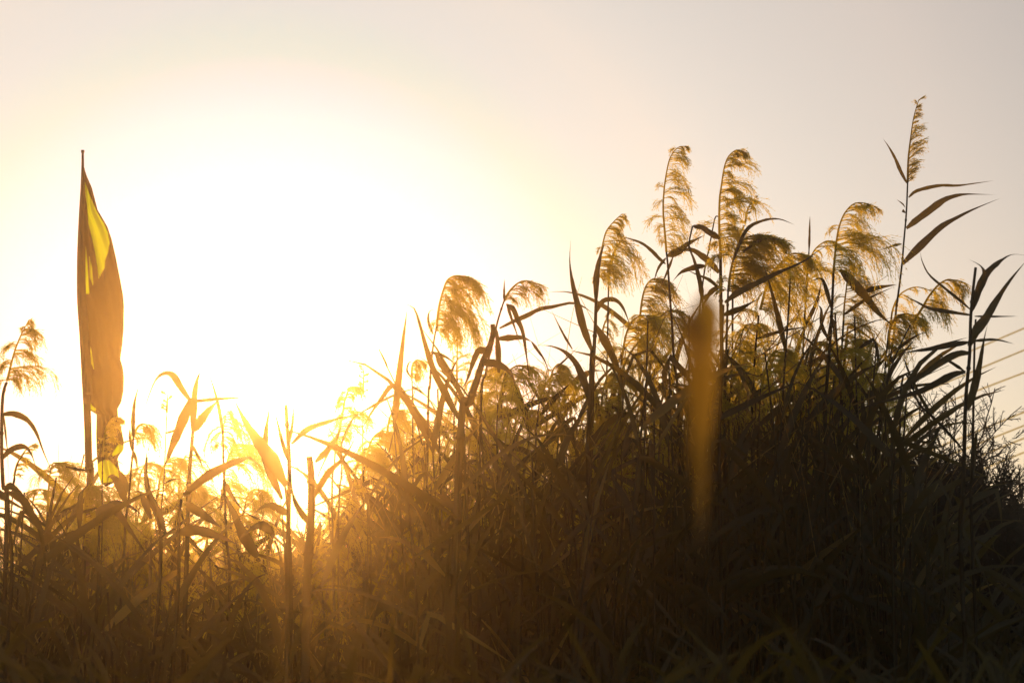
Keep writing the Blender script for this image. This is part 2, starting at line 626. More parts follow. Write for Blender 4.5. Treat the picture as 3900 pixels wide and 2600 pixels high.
BT = [(3250, 1900), (3330, 1800), (3400, 1740), (3480, 1730), (3560, 1725), (3650, 1735), (3730, 1735), (3790, 1790), (3850, 1880), (3900, 1950), (3980, 2080), (4100, 2300)]
mb = MB()
SC = FPX / DT
for k in range(2100):
    x = r.uniform(3260, 4060)
    yt = interp([(b_, a_) for a_, b_ in BT], x)
    dn = r.random() ** 1.3 * 700
    yc = yt + 30 + dn
    dep_ = DT + r.gauss(0, .28)
    p0 = P(x, yc + 60, DT) + Vector((0, dep_ - DT, 0))
    ed = Vector(((x - 3600) / 420 + r.gauss(0, .5), r.gauss(0, .4), 1.0))
    spray(mb, p0, ed, r.uniform(.10, .19), r, 0, .0048 if dn < 110 else .012)
# taller feathery shoots breaking out of the dome
for (x, y, x2, y2) in [(3560, 1720, 3500, 1480), (3600, 1740, 3480, 1550), (3560, 1750, 3575, 1500), (3640, 1730, 3620, 1480), (3620, 1700, 3680, 1530),
                       (3700, 1750, 3790, 1490), (3720, 1730, 3840, 1520), (3690, 1760, 3850, 1640), (3700, 1800, 3790, 1690), (3500, 1760, 3440, 1570),
                       (3520, 1780, 3430, 1680), (3640, 1780, 3700, 1560), (3580, 1700, 3540, 1500), (3660, 1700, 3730, 1570), (3760, 1820, 3800, 1700),
                       (3560, 1800, 3560, 1600), (3780, 1880, 3860, 1770), (3830, 1930, 3890, 1790), (3860, 1990, 3930, 1850), (3480, 1820, 3430, 1740),
                       (3500, 1800, 3520, 1640), (3600, 1800, 3640, 1600), (3670, 1800, 3700, 1640), (3540, 1790, 3480, 1640)]:
    a_, b_ = P(x, y, DT + r.uniform(-.2, .2)), P(x2, y2, DT + r.uniform(-.2, .2))
    spray(mb, a_, b_ - a_, (b_ - a_).length * 1.05, r, 0, .0056, .2)
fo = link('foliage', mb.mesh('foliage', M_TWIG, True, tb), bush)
tagk(fo, 'stuff')

# ------------------------------------------------------------------ reeds traced from the photograph
VIEW = Vector((0, 1, 0))


def to3(pts, d, r, amp=.06):
    a, b = r.uniform(-amp, amp), r.uniform(-amp, amp)
    n = max(1, len(pts) - 1)
    return [P(x, y, d + a * i / n + b * math.sin(i / n * 3)) for i, (x, y) in enumerate(pts)]


def reed(label, d, stem, leaves=(), plume=None, rs=9, dry=False, seed=1, name='reed', auto=0, smooth=False):
    """stem: pixels from the top down; leaves: (width px, [pixels from base to tip]); plume: dict(pts top->down, spread px, n, side, back, dense)"""
    r = random.Random(seed * 977 + 13)
    sp = [P(x, y, d) for x, y in stem]
    low = sp[-1]
    b = Vector((low.x + (low.x - sp[0].x) * .25 + r.uniform(-.05, .05), low.y + r.uniform(-.05, .08), 0))
    t = thing(name, label, 'reed', b)
    if low.z > .3:
        sp.append(low.lerp(b, .5) + Vector((r.uniform(-.02, .02), 0, 0)))
    sp.append(b)
    rr = rs / 2 / FPX * d
    if smooth:
        s_ = MB()
        s_.tube(spline(list(reversed(sp)), 20), [rr * (1.1 - .25 * i / 19) for i in range(19)] + [rr * .55], 12)
    else:
        s_ = stem_mesh(list(reversed(sp)), rr * 1.35, rr * .75, r)
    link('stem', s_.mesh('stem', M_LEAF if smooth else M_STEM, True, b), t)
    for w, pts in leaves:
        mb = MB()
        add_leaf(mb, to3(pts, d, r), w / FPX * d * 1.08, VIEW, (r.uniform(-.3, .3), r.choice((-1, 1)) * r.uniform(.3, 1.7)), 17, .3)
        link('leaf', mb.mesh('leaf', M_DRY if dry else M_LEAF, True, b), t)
    if auto:
        zt = sp[0].z
        line = spline(sp, 40)
        for k in range(auto):
            z = .35 + (k + r.random()) / auto * .55
            p = line[int((1 - z) * 39)]
            auto_leaf(t, p - b, r, 1 if r.random() < .55 else -1, dry)
    if plume:
        mb = MB()
        rc = [P(x, y, d + .01 * i) for i, (x, y) in enumerate(reversed(plume['pts']))]
        sd = plume.get('side', 1)
        add_plume(mb, rc, Vector((sd, 0, 0)), plume['spread'] * .84 / FPX * d, r, int(plume.get('n', 62) * 1.9), plume.get('fine', 1.0) * 1.4, plume.get('back', .10),
                  0, plume.get('dense', 1.0), plume.get('up', .5), plume.get('grav', .75))
        link('plume', mb.mesh('plume', M_PLUME, True, b), t)
    return t


def leaf_curve(r, sgn, ln, rise=None, kink=None):
    """local blade curve: out to one side, rising then arching over, sometimes snapped"""
    rise = r.uniform(.45, 1.4) if rise is None else rise
    yaw = r.gauss(0, .6)
    ox = Vector((sgn * math.cos(yaw), math.sin(yaw), 0))
    pts = [Vector((0, 0, 0))]
    ang = rise
    if kink is None:
        kink = r.choice([0, 0, 0, r.uniform(.3, .7)])
    drop = r.choice((r.uniform(.05, .6), r.uniform(.3, 1.4)))
    m = 7
    for i in range(1, m + 1):
        s = i / m
        a = ang - drop * s * s
        if kink and s > kink:
            a -= 1.7
        pts.append(pts[-1] + (ox * math.cos(a) + Vector((0, 0, math.sin(a)))) * (ln / m))
    return pts


def auto_leaf(t, p, r, sgn, dry=False):
    mb = MB()
    c = leaf_curve(r, sgn, r.uniform(.22, .46))
    add_leaf(mb, [q + p for q in c], r.uniform(.012, .026), VIEW, (r.uniform(-.5, .5), r.uniform(-1.2, 1.2)), 13)
    link('leaf', mb.mesh('leaf', M_DRY if dry else M_LEAF), t)


def PL(pts, spread, **k):
    d = dict(pts=pts, spread=spread)
    d.update(k)
    return d


# ---- right edge
reed('tallest reed, slim upright plume against the sky with long blades streaming right', 5.3,
     [(3457, 690), (3452, 809), (3442, 924), (3436, 1000), (3426, 1083), (3413, 1179), (3404, 1275), (3394, 1345), (3375, 1480), (3355, 1620), (3335, 1800)],
     [(13, [(3454, 698), (3429, 650), (3410, 605), (3385, 560), (3362, 527)]),
      (13, [(3461, 752), (3487, 729), (3538, 714), (3589, 706), (3646, 707), (3716, 698), (3785, 688)]),
      (26, [(3452, 870), (3487, 841), (3538, 803), (3589, 765), (3627, 749), (3672, 740), (3729, 740), (3795, 742)]),
      (29, [(3437, 1006), (3480, 962), (3538, 905), (3589, 860), (3646, 828), (3710, 796), (3815, 753)]),
      (10, [(3434, 929), (3404, 935), (3372, 946), (3332, 957)]), (6, [(3448, 790), (3437, 776), (3415, 760)]), (14, [(3447, 812), (3441, 806), (3440, 796)])],
     PL([(3500, 380), (3487, 420), (3477, 465), (3468, 529), (3461, 586), (3458, 637), (3457, 694)], 70, n=95, up=1.6, grav=.25, back=.05), 8, seed=1)
reed('dark reed at the right edge with broad black blades crossing in front of the cables', 4.3,
     [(3716, 1018), (3705, 1115), (3697, 1211), (3693, 1350), (3681, 1483), (3675, 1600), (3672, 1740), (3666, 1900), (3660, 2100)],
     [(27, [(3700, 1185), (3723, 1115), (3755, 1045), (3793, 1007), (3818, 988), (3857, 969), (3930, 975)]),
      (24, [(3705, 1179), (3729, 1103), (3748, 1045), (3735, 1013), (3688, 986)]),
      (34, [(3691, 1319), (3716, 1262), (3755, 1211), (3793, 1147), (3844, 1071), (3915, 985)]),
      (24, [(3688, 1303), (3621, 1313), (3538, 1329), (3474, 1338), (3390, 1355)]),
      (25, [(3694, 1345), (3653, 1345), (3602, 1368), (3538, 1412), (3474, 1451), (3410, 1483), (3372, 1510)]),
      (27, [(3678, 1416), (3633, 1425), (3570, 1457), (3506, 1489), (3442, 1508), (3346, 1534), (3230, 1568)]),
      (32, [(3686, 1560), (3712, 1470), (3731, 1387), (3748, 1291), (3763, 1225)]),
      (11, [(3697, 1300), (3750, 1294), (3800, 1294), (3865, 1310)])], None, 14, seed=2)
reed('reed with thin dark blades stretching left from the right-edge stem', 4.6,
     [(3716, 1215), (3712, 1300), (3708, 1500), (3706, 1642), (3704, 1800), (3700, 2000)],
     [(11, [(3700, 1182), (3653, 1141), (3589, 1090), (3538, 1045), (3512, 994), (3505, 955)]),
      (17, [(3700, 1200), (3602, 1185), (3538, 1173), (3487, 1147), (3430, 1120)]), (9, [(3712, 1204), (3780, 1205), (3880, 1204)]),
      (12, [(3672, 1412), (3614, 1374), (3565, 1346)]), (20, [(3700, 1830), (3710, 1706), (3724, 1635)])], None, 10, seed=3)
reed('leaning reed whose long straight blades cross above the bush', 4.9,
     [(3690, 1745), (3614, 1648), (3563, 1597), (3506, 1546), (3430, 1502)],
     [(15, [(3659, 1700), (3563, 1597), (3506, 1546), (3440, 1512)]), (13, [(3570, 1620), (3500, 1500), (3455, 1400), (3440, 1350)])], None, 7, seed=4)
reed('dark bare blade reed pointing up right, in front of the bush top', 4.7,
     [(3410, 1712), (3400, 1800), (3395, 2000)],
     [(24, [(3405, 1718), (3487, 1661), (3557, 1610), (3627, 1572), (3665, 1540)]), (12, [(3400, 1740), (3440, 1680), (3480, 1650)])], None, 10, seed=5)
reed('black drooping plume hanging right beside the dark right-edge blades', 5.0,
     [(3468, 1236), (3440, 1290), (3405, 1370), (3380, 1460), (3350, 1650)], [(14, [(3420, 1330), (3470, 1290), (3530, 1260)])],
     PL([(3659, 1165), (3651, 1110), (3638, 1077), (3614, 1064), (3576, 1083), (3538, 1128), (3512, 1173), (3475, 1230)], 110, n=90, grav=1.1, up=.2, back=.02, fine=1.1), 6, seed=6)
reed('faint thin plume bowing right, just right of the tall stem', 5.8,
     [(3397, 1185), (3390, 1260), (3385, 1400), (3380, 1600)], [],
     PL([(3560, 1120), (3538, 1105), (3493, 1093), (3455, 1103), (3423, 1128), (3400, 1179), (3392, 1240)], 90, n=36, grav=.8, up=.3, dense=.8), 5, seed=7)
reed('dark green drooping plume below the black one, at the foot of the tall stem', 5.2,
     [(3385, 1256), (3375, 1350), (3365, 1500), (3360, 1650)], [(16, [(3372, 1400), (3430, 1340), (3500, 1320)])],
     PL([(3520, 1270), (3493, 1211), (3448, 1195), (3410, 1212), (3388, 1256), (3380, 1330)], 130, n=110, grav=1.0, up=.3, fine=1.2), 7, seed=8)
# ---- right centre
reed('big dark nodding plume on a stout stem, right of centre', 4.9,
     [(3174, 1040), (3172, 1100), (3168, 1179), (3161, 1307), (3150, 1450), (3145, 1700)],
     [(34, [(3200, 1026), (3244, 1071), (3295, 1128), (3346, 1192), (3400, 1240)]), (18, [(3168, 1179), (3140, 1080), (3120, 1060), (3080, 1075)]),
      (16, [(3160, 1300), (3130, 1240), (3128, 1180), (3115, 1160)]), (14, [(3155, 1350), (3100, 1370), (3040, 1390)])],
     PL([(3340, 795), (3308, 777), (3257, 774), (3219, 809), (3197, 860), (3187, 911), (3181, 962), (3174, 1040)], 200, n=120, grav=.85, up=.5, back=.04), 12, seed=9)
reed('feathery plume bowing left-to-right just left of the big dark nodding one', 5.6,
     [(3072, 1051), (3066, 1200), (3055, 1400), (3050, 1600)], [(14, [(3062, 1250), (3110, 1150), (3130, 1070)])],
     PL([(3190, 945), (3165, 920), (3142, 920), (3104, 950), (3082, 1000), (3072, 1070), (3066, 1150)], 115, n=84, grav=.8, up=.5, back=.05), 8, seed=10)
reed('thin needle-like shoot pointing straight up between two plumes', 5.5,
     [(3083, 880), (3080, 980), (3072, 1120), (3060, 1400)], [(9, [(3081, 960), (3083, 900), (3084, 850), (3085, 820)]), (9, [(3078, 1010), (3060, 1009), (3010, 1008)])], None, 5, seed=11)
reed('plume with curved crest below and right of the big dark nodding one', 5.3,
     [(3212, 1220), (3205, 1350), (3195, 1500), (3190, 1700)], [(20, [(3295, 1109), (3340, 1096), (3417, 1083)]), (14, [(3212, 1200), (3300, 1140), (3420, 1085)])],
     PL([(3262, 1000), (3240, 1018), (3228, 1060), (3222, 1110), (3216, 1160), (3212, 1230), (3208, 1300)], 170, n=110, grav=.9, up=.4, back=.1), 9, seed=12)
reed('reed with a long diagonal blade rising right across the golden plumes', 4.6,
     [(2755, 1160), (2750, 1300), (2745, 1500), (2740, 1800)],
     [(28, [(2761, 1152), (2812, 1113), (2889, 1075), (2965, 1037), (3055, 998), (3118, 954), (3200, 905)]), (24, [(2755, 1200), (2830, 1170), (2900, 1130)])], None, 12, seed=13)
reed('huge windswept plume, densest of the golden ones, streaming right', 5.0,
     [(2774, 1088), (2770, 1200), (2765, 1400), (2760, 1650)], [(16, [(2830, 960), (2900, 912), (2965, 912), (3040, 925)]), (14, [(2790, 1000), (2840, 880), (2900, 842), (2965, 834), (3029, 857)])],
     PL([(2980, 950), (2940, 915), (2890, 895), (2845, 905), (2810, 940), (2792, 990), (2780, 1050), (2774, 1110)], 230, n=170, grav=.55, up=.3, back=.06, fine=1.15, dense=1.2), 10, seed=14)
reed('small slim plume poking up behind the huge windswept one', 5.7,
     [(2835, 858), (2815, 905), (2800, 1000), (2790, 1200)], [],
     PL([(2884, 745), (2868, 762), (2857, 778), (2846, 803), (2838, 850)], 34, n=34, up=1.1, grav=.3, back=.2), 7, seed=15)
reed('two-tiered golden plume hanging below the windswept one', 5.2,
     [(2890, 1200), (2880, 1300), (2870, 1450), (2865, 1700)], [(16, [(2880, 1290), (2980, 1260), (3100, 1240)])],
     PL([(3062, 1030), (3050, 975), (3020, 965), (2985, 990), (2950, 1030), (2920, 1090), (2895, 1180)], 190, n=140, grav=1.0, up=.2, back=.12, fine=1.2), 9, seed=16)
reed('upright tall plume with drooping golden fringe, second of the pair at centre right', 5.1,
     [(2744, 960), (2745, 1088), (2748, 1279), (2752, 1407), (2758, 1700)],
     [(27, [(2738, 1040), (2710, 1005), (2672, 973), (2634, 951), (2590, 955), (2545, 968)]), (24, [(2742, 908), (2710, 890), (2672, 868), (2640, 857)]),
      (14, [(2742, 1100), (2700, 1065), (2646, 1042), (2580, 1010)]), (20, [(2742, 1090), (2710, 1110), (2690, 1140), (2670, 1190)])],
     PL([(2828, 586), (2806, 571), (2774, 597), (2758, 641), (2748, 705), (2741, 756), (2739, 833), (2740, 896), (2744, 960)], 165, n=150, grav=.85, up=.6, back=.05, fine=1.15, dense=1.15), 15, seed=17)
reed('slender tall plume with ragged one-sided fringe, first of the pair at centre right', 5.1,
     [(2538, 960), (2543, 1005), (2551, 1120), (2560, 1247), (2567, 1375), (2585, 1600)],
     [(13, [(2535, 1005), (2512, 986), (2481, 954), (2442, 925), (2385, 906), (2331, 896)]), (26, [(2540, 975), (2583, 958), (2621, 928), (2685, 895)]),
      (11, [(2536, 982), (2506, 1024), (2487, 1085)]), (10, [(2563, 979), (2538, 1043), (2510, 1105)])],
     PL([(2610, 557), (2583, 562), (2554, 597), (2538, 660), (2528, 737), (2526, 807), (2532, 884), (2538, 960)], 150, n=120, grav=.7, up=.55, back=.2), 9, seed=18)
reed('snapped cane bent at a sharp corner between the two tall plumes', 5.4,
     [(2740, 826), (2724, 829), (2710, 896), (2691, 992), (2678, 1069), (2660, 1250), (2650, 1600)], [], None, 6, seed=19)
reed('leafless bent blade reed leaning between the two tall plumes', 5.0,
     [(2638, 860), (2626, 915), (2626, 945), (2646, 998), (2666, 1075), (2676, 1150), (2680, 1350), (2685, 1600)],
     [(26, [(2640, 860), (2680, 868), (2712, 890), (2739, 906)]), (21, [(2685, 1011), (2646, 1018), (2595, 1037), (2557, 1077)]), (16, [(2676, 1139), (2700, 1120), (2736, 1094)]),
      (18, [(2676, 1150), (2666, 1075), (2646, 998), (2622, 935)])], None, 8, seed=20)
# ---- centre
reed('reed with a thick dark sheath and russet plume hanging right, left of the tall pair', 5.0,
     [(2273, 1056), (2270, 1152), (2267, 1247), (2257, 1450), (2252, 1700)],
     [(22, [(2270, 1150), (2272, 1050), (2285, 980), (2305, 920)]), (18, [(2268, 1195), (2297, 1146), (2342, 1142), (2374, 1174), (2402, 1245)]),
      (30, [(2270, 1240), (2316, 1321), (2355, 1410), (2382, 1500)])],
     PL([(2369, 815), (2337, 845), (2308, 884), (2292, 947), (2277, 1005), (2273, 1056)], 170, n=110, grav=1.0, up=.35, back=.06), 14, seed=21)
reed('thin hooked cane beside the russet plume', 5.3,
     [(2369, 915), (2345, 945), (2322, 1020), (2318, 1088), (2316, 1183), (2313, 1343), (2310, 1600)], [(14, [(2318, 1090), (2322, 1020), (2345, 950), (2372, 912)])],
     PL([(2330, 1180), (2318, 1200), (2300, 1240), (2290, 1290)], 60, n=30, grav=1.3, up=.1, back=.4), 6, seed=22)
reed('tall sword-like upright blade left of the russet plume', 4.7,
     [(2253, 1327), (2250, 1400), (2245, 1600), (2240, 1800)],
     [(30, [(2253, 1332), (2221, 1244), (2202, 1168), (2182, 1085), (2170, 996), (2175, 903)]), (32, [(2250, 1540), (2227, 1461), (2195, 1385), (2151, 1340), (2099, 1318), (2040, 1314)]),
      (9, [(2119, 1400), (2170, 1353), (2214, 1308)]), (10, [(2180, 1330), (2150, 1280), (2125, 1232), (2099, 1178)])], None, 14, seed=23)
reed('reed with a long level blade reaching right from the hooked brush plume', 4.9,
     [(1921, 1142), (1908, 1181), (1895, 1225), (1878, 1300), (1850, 1420), (1830, 1600)],
     [(17, [(1902, 1250), (1959, 1222), (2010, 1200), (2055, 1177), (2106, 1168), (2180, 1153), (2227, 1171), (2265, 1198)]),
      (23, [(1895, 1290), (1946, 1286), (1991, 1286), (2027, 1301)]), (11, [(2024, 1300), (2048, 1334), (2074, 1372), (2093, 1425)]),
      (19, [(1928, 1160), (1953, 1174), (1972, 1219), (1991, 1264), (2004, 1346), (2017, 1450)]), (11, [(1930, 1155), (1946, 1206), (1966, 1264), (1991, 1340)]),
      (9, [(1921, 1150), (1920, 1110), (1921, 1060)]), (9, [(2030, 1110), (2060, 1135), (2085, 1165)])],
     PL([(2050, 1100), (2036, 1079), (2004, 1069), (1972, 1079), (1940, 1110), (1921, 1145)], 105, n=50, grav=.9, up=.5, back=.05), 8, seed=24)
reed('stout broken-off reed with a blunt folded top, left of centre', 4.4,
     [(1876, 1234), (1878, 1265), (1864, 1321), (1838, 1378), (1812, 1461), (1787, 1538), (1755, 1640)],
     [(24, [(1900, 1420), (1897, 1330), (1890, 1260), (1876, 1232)]), (26, [(1860, 1330), (1838, 1334), (1819, 1340), (1800, 1385), (1781, 1442), (1755, 1490)]),
      (30, [(1830, 1380), (1890, 1385), (1945, 1420), (1965, 1480)])], None, 24, seed=25)
reed('full golden plume arching right, leftmost of the big ones before the white glare', 5.0,
     [(1663, 1244), (1653, 1295), (1643, 1378), (1637, 1474), (1630, 1600)],
     [(11, [(1650, 1273), (1632, 1225), (1636, 1186), (1665, 1177)]), (25, [(1660, 1350), (1690, 1400), (1715, 1440), (1740, 1490)]), (14, [(1640, 1340), (1700, 1360), (1750, 1400)])],
     PL([(1815, 1110), (1790, 1072), (1760, 1052), (1730, 1051), (1705, 1066), (1691, 1098), (1675, 1155), (1667, 1206), (1662, 1260)], 175, n=150, grav=1.0, up=.35, back=.02, fine=1.15, dense=1.2), 8, seed=26)
reed('long curved blade sweeping down right through the bright golden tangle', 4.4,
     [(1765, 1620), (1770, 1750), (1775, 1900)],
     [(27, [(1765, 1620), (1723, 1551), (1691, 1487), (1659, 1429), (1634, 1359), (1615, 1295), (1596, 1225), (1577, 1174), (1545, 1159)])], None, 12, seed=27)
reed('upright spiky seed head right under the full golden plume', 5.4,
     [(1742, 1440), (1738, 1520), (1730, 1700)], [(12, [(1740, 1300), (1748, 1265), (1755, 1230)]), (10, [(1735, 1460), (1690, 1420), (1655, 1400)])],
     PL([(1742, 1265), (1742, 1330), (1740, 1400), (1740, 1460)], 75, n=50, up=.8, grav=.5, back=.45), 6, seed=28)
reed('small round-headed plume at the left end of the golden tangle', 5.2,
     [(1568, 1420), (1570, 1474), (1572, 1600)], [(9, [(1569, 1470), (1600, 1490), (1640, 1520)]), (8, [(1568, 1440), (1550, 1410), (1560, 1378), (1580, 1390)])],
     PL([(1612, 1385), (1600, 1372), (1583, 1373), (1570, 1395), (1568, 1440)], 70, n=60, grav=.9, up=.3, back=.05), 6, seed=29)
reed('dark curled plume at the foot of the sword-like blade', 5.1,
     [(2055, 1525), (2048, 1600), (2040, 1750)], [(20, [(2060, 1580), (2100, 1530), (2140, 1490), (2168, 1462)])],
     PL([(2178, 1475), (2163, 1432), (2125, 1417), (2093, 1442), (2068, 1487), (2055, 1530)], 105, n=80, grav=.95, up=.35, back=.03, fine=1.1), 7, seed=30)
reed('tiny dark tufted plume in the tangle under the sword-like blade', 5.4,
     [(2160, 1570), (2158, 1650), (2150, 1800)], [(24, [(2150, 1700), (2140, 1630), (2130, 1560)])],
     PL([(2180, 1545), (2172, 1535), (2162, 1540), (2158, 1580)], 34, n=34, grav=.7, up=.5, back=.2), 7, seed=31)
reed('thin reed line slanting down right into the bright tangle', 5.2,
     [(1443, 1328), (1478, 1404), (1529, 1506), (1574, 1576), (1606, 1685), (1625, 1800)], [(8, [(1478, 1404), (1460, 1360), (1443, 1325)]), (12, [(1560, 1550), (1610, 1590), (1660, 1650)])], None, 6, seed=32)
reed('slim vertical spikelet standing alone in the white glare', 5.8,
     [(1383, 1520), (1382, 1580), (1380, 1750)], [], PL([(1386, 1404), (1385, 1440), (1383, 1500)], 24, n=40, up=1.3, grav=.1, back=.5), 4, seed=33)

# ---- left
reed('fluffy pale plume at the far left edge leaning right over folded blades', 4.6,
     [(26, 1455), (14, 1489), (8, 1552), (6, 1700), (12, 1850), (25, 1970)],
     [(24, [(9, 1578), (52, 1575), (103, 1598), (138, 1647), (166, 1721), (200, 1800)]), (22, [(3, 1752), (40, 1713), (86, 1699), (115, 1721), (138, 1779), (158, 1840)]),
      (9, [(14, 1580), (22, 1660), (30, 1740), (32, 1850)]), (26, [(18, 1870), (40, 1850), (75, 1880), (110, 1930), (150, 1985)]), (12, [(14, 1500), (20, 1470), (26, 1450)])],
     PL([(110, 1217), (95, 1247), (80, 1276), (57, 1334), (40, 1397), (26, 1451)], 165, n=100, grav=.85, up=.45, back=.3, dense=1.1), 14, seed=40)
reed('small comb-like plume between the folded blades at the left edge', 4.9,
     [(92, 1725), (70, 1760), (55, 1810), (45, 1880), (40, 2000)], [(12, [(50, 1850), (56, 1820), (58, 1790)])],
     PL([(138, 1687), (115, 1699), (92, 1721), (66, 1765), (54, 1812)], 44, n=34, grav=.3, up=.8, back=.04), 5, seed=41)
reed('slim curved plume silhouetted against the lower part of the flag', 4.5,
     [(391, 1735), (390, 1800), (389, 1888), (388, 2050)], [(10, [(390, 1740), (382, 1700), (378, 1670)]), (10, [(392, 1740), (430, 1745), (480, 1775)])],
     PL([(450, 1594), (440, 1590), (425, 1595), (405, 1630), (396, 1676), (391, 1739)], 62, n=70, grav=.6, up=.8, back=.08, fine=.9), 5, seed=42)
reed('dark reed right of the flag with an erect blade and hooked plume', 4.6,
     [(508, 1660), (506, 1721), (499, 1790), (488, 1917), (476, 2003), (470, 2150)],
     [(15, [(508, 1670), (507, 1600), (513, 1530), (529, 1466)]), (12, [(505, 1720), (495, 1660), (494, 1628)]), (12, [(506, 1715), (518, 1750), (524, 1790)]),
      (34, [(476, 1890), (470, 1830), (453, 1790), (448, 1765)]), (30, [(480, 1915), (459, 1860), (436, 1820), (413, 1818), (411, 1895)])],
     PL([(580, 1690), (570, 1640), (550, 1614), (525, 1625), (508, 1665)], 80, n=60, grav=1.1, up=.25, back=.03), 9, seed=43)
reed('reed arching over in a wide hoop right of the flag', 4.2,
     [(735, 1640), (730, 1700), (722, 1800), (715, 2000)],
     [(26, [(728, 1530), (689, 1475), (660, 1430), (631, 1420), (597, 1440), (568, 1503), (543, 1585)]), (36, [(729, 1515), (689, 1618), (654, 1704), (626, 1780)]),
      (26, [(735, 1650), (738, 1538), (748, 1457), (764, 1410)]), (16, [(725, 1530), (804, 1521), (890, 1515), (975, 1511)]), (32, [(738, 1640), (781, 1578), (835, 1520)]),
      (15, [(729, 1690), (758, 1744), (783, 1812)])], None, 16, seed=44)
reed('pale washed-out reed with a plume dissolving in the glare', 4.8,
     [(850, 1640), (850, 1720), (855, 1859), (861, 2031), (873, 2300)],
     [(14, [(850, 1660), (835, 1560), (815, 1480), (785, 1395)]), (17, [(850, 1825), (884, 1888), (945, 1968)]), (44, [(980, 2120), (930, 2040), (885, 1940), (850, 1865)])],
     PL([(870, 1560), (858, 1590), (850, 1640), (846, 1700)], 150, n=70, grav=1.2, up=.3, back=.1), 10, seed=45)
reed('wide blade lying across low, pointing right toward the sun', 3.9,
     [(690, 1900), (680, 2000), (675, 2300)],
     [(38, [(700, 1885), (775, 1822), (850, 1779), (918, 1750), (953, 1744), (992, 1778)]), (40, [(680, 2030), (746, 2018), (832, 2040), (912, 2075)]), (34, [(705, 1915), (775, 1960), (848, 2012)])], None, 14, seed=46)
reed('very broad near blade falling from the sun glare, left of the stout vertical reed', 4.3,
     [(1085, 1845), (1100, 2000), (1110, 2300)],
     [(52, [(1090, 1850), (1032, 1748), (987, 1685), (936, 1608), (885, 1508)]), (30, [(1075, 1900), (1015, 1760), (1012, 1660), (1028, 1540)])], None, 11, seed=47)
reed('stout vertical reed straight under the sun', 3.8,
     [(1089, 1540), (1095, 1646), (1102, 1774), (1099, 1965), (1095, 2157), (1095, 2400)],
     [(16, [(1100, 1760), (1076, 1685), (1055, 1600), (1040, 1540)]), (12, [(1100, 1700), (1115, 1600), (1116, 1500)]),
      (22, [(1110, 1690), (1172, 1634), (1242, 1608), (1306, 1589), (1385, 1574)]), (36, [(1040, 2030), (1000, 2000), (960, 2010), (900, 2060)]),
      (34, [(1100, 1960), (1050, 1930), (1010, 1925), (960, 1960)])], None, 18, seed=48)
reed('thick bent reed with a knobbed broken top, right of the sun', 3.9,
     [(1178, 1738), (1185, 1812), (1185, 1965), (1172, 2157), (1165, 2400)],
     [(24, [(1200, 1760), (1250, 1710), (1290, 1650), (1305, 1600)]), (26, [(1190, 1900), (1250, 1800), (1310, 1740), (1370, 1640)]), (24, [(1180, 2000), (1120, 1900), (1110, 1800)])], None, 32, seed=49)
reed('long thin blade slanting up right from under the sun', 4.8,
     [(1300, 1680), (1300, 1800), (1290, 2000)], [(10, [(1376, 1570), (1453, 1528), (1529, 1493), (1640, 1465)]), (12, [(1300, 1690), (1340, 1600), (1376, 1570)])], None, 7, seed=50)
reed('washed-out fluffy plume right of the sun', 4.9,
     [(1280, 1680), (1274, 1760), (1265, 1950)], [], PL([(1350, 1480), (1335, 1474), (1315, 1520), (1300, 1600), (1280, 1690)], 110, n=110, grav=.8, up=.6, back=.35, fine=1.2), 8, seed=51)
reed('dark reed bent like an elbow left of the flag foot', 4.4,
     [(301, 1945), (298, 2060), (290, 2200), (285, 2400)], [(24, [(303, 2010), (304, 1930), (312, 1872), (357, 1830)]), (12, [(252, 1776), (310, 1789), (344, 1785), (384, 1787)]), (13, [(300, 2020), (250, 2035), (192, 2065)]), (12, [(300, 1922), (240, 1945), (190, 1980)])], None, 9, seed=52)
reed('dark reed with a drooping broad green blade below the flag', 4.2,
     [(380, 2000), (375, 2100), (370, 2300)], [(32, [(374, 1990), (378, 1945), (413, 1932), (448, 1951), (476, 1991), (517, 2049), (568, 2125)]), (22, [(385, 1950), (430, 1915), (490, 1925), (540, 1960)])], None, 12, seed=53)
reed('reed with a leaf folded sharply down, right of the hooked plume', 4.4,
     [(560, 1740), (558, 1800), (568, 1888), (597, 1965), (610, 2200)], [(30, [(631, 2031), (597, 1945), (570, 1888), (555, 1800), (560, 1712)]), (24, [(575, 1975), (551, 1911), (534, 1874), (503, 1874)])], None, 10, seed=54)
reed('slim straight reed with small side blades left of the hoop', 4.9,
     [(637, 1540), (629, 1721), (623, 1848), (614, 1951), (605, 2200)], [(9, [(629, 1650), (660, 1640), (690, 1625)]), (8, [(626, 1840), (660, 1825), (690, 1822)])],
     PL([(637, 1500), (637, 1530), (635, 1570)], 14, n=12, up=1.3, grav=.1, back=.5), 5, seed=55)
reed('dark reed at lower left with a broad blade folding over', 4.0,
     [(30, 1870), (35, 2000), (40, 2300)], [(34, [(28, 1872), (86, 1903), (115, 1951), (149, 2003), (166, 2089), (180, 2210)]), (24, [(30, 1900), (-20, 1870), (-60, 1920)])], None, 14, seed=56)
reed('near blade wholly out of focus, its straw tone put in for lens flare, hanging as a soft amber column at centre right', .6,
     [(2650, 1185), (2652, 1400), (2655, 1700), (2658, 2100), (2660, 2700)], [(142, [(2668, 1120), (2672, 1240), (2670, 1550), (2664, 1950), (2660, 2400)]), (90, [(2640, 1180), (2655, 1350), (2662, 1700), (2664, 2050)])], None, 14, dry=True, seed=57)  # dry material puts the amber of lens flare into this blade's colour

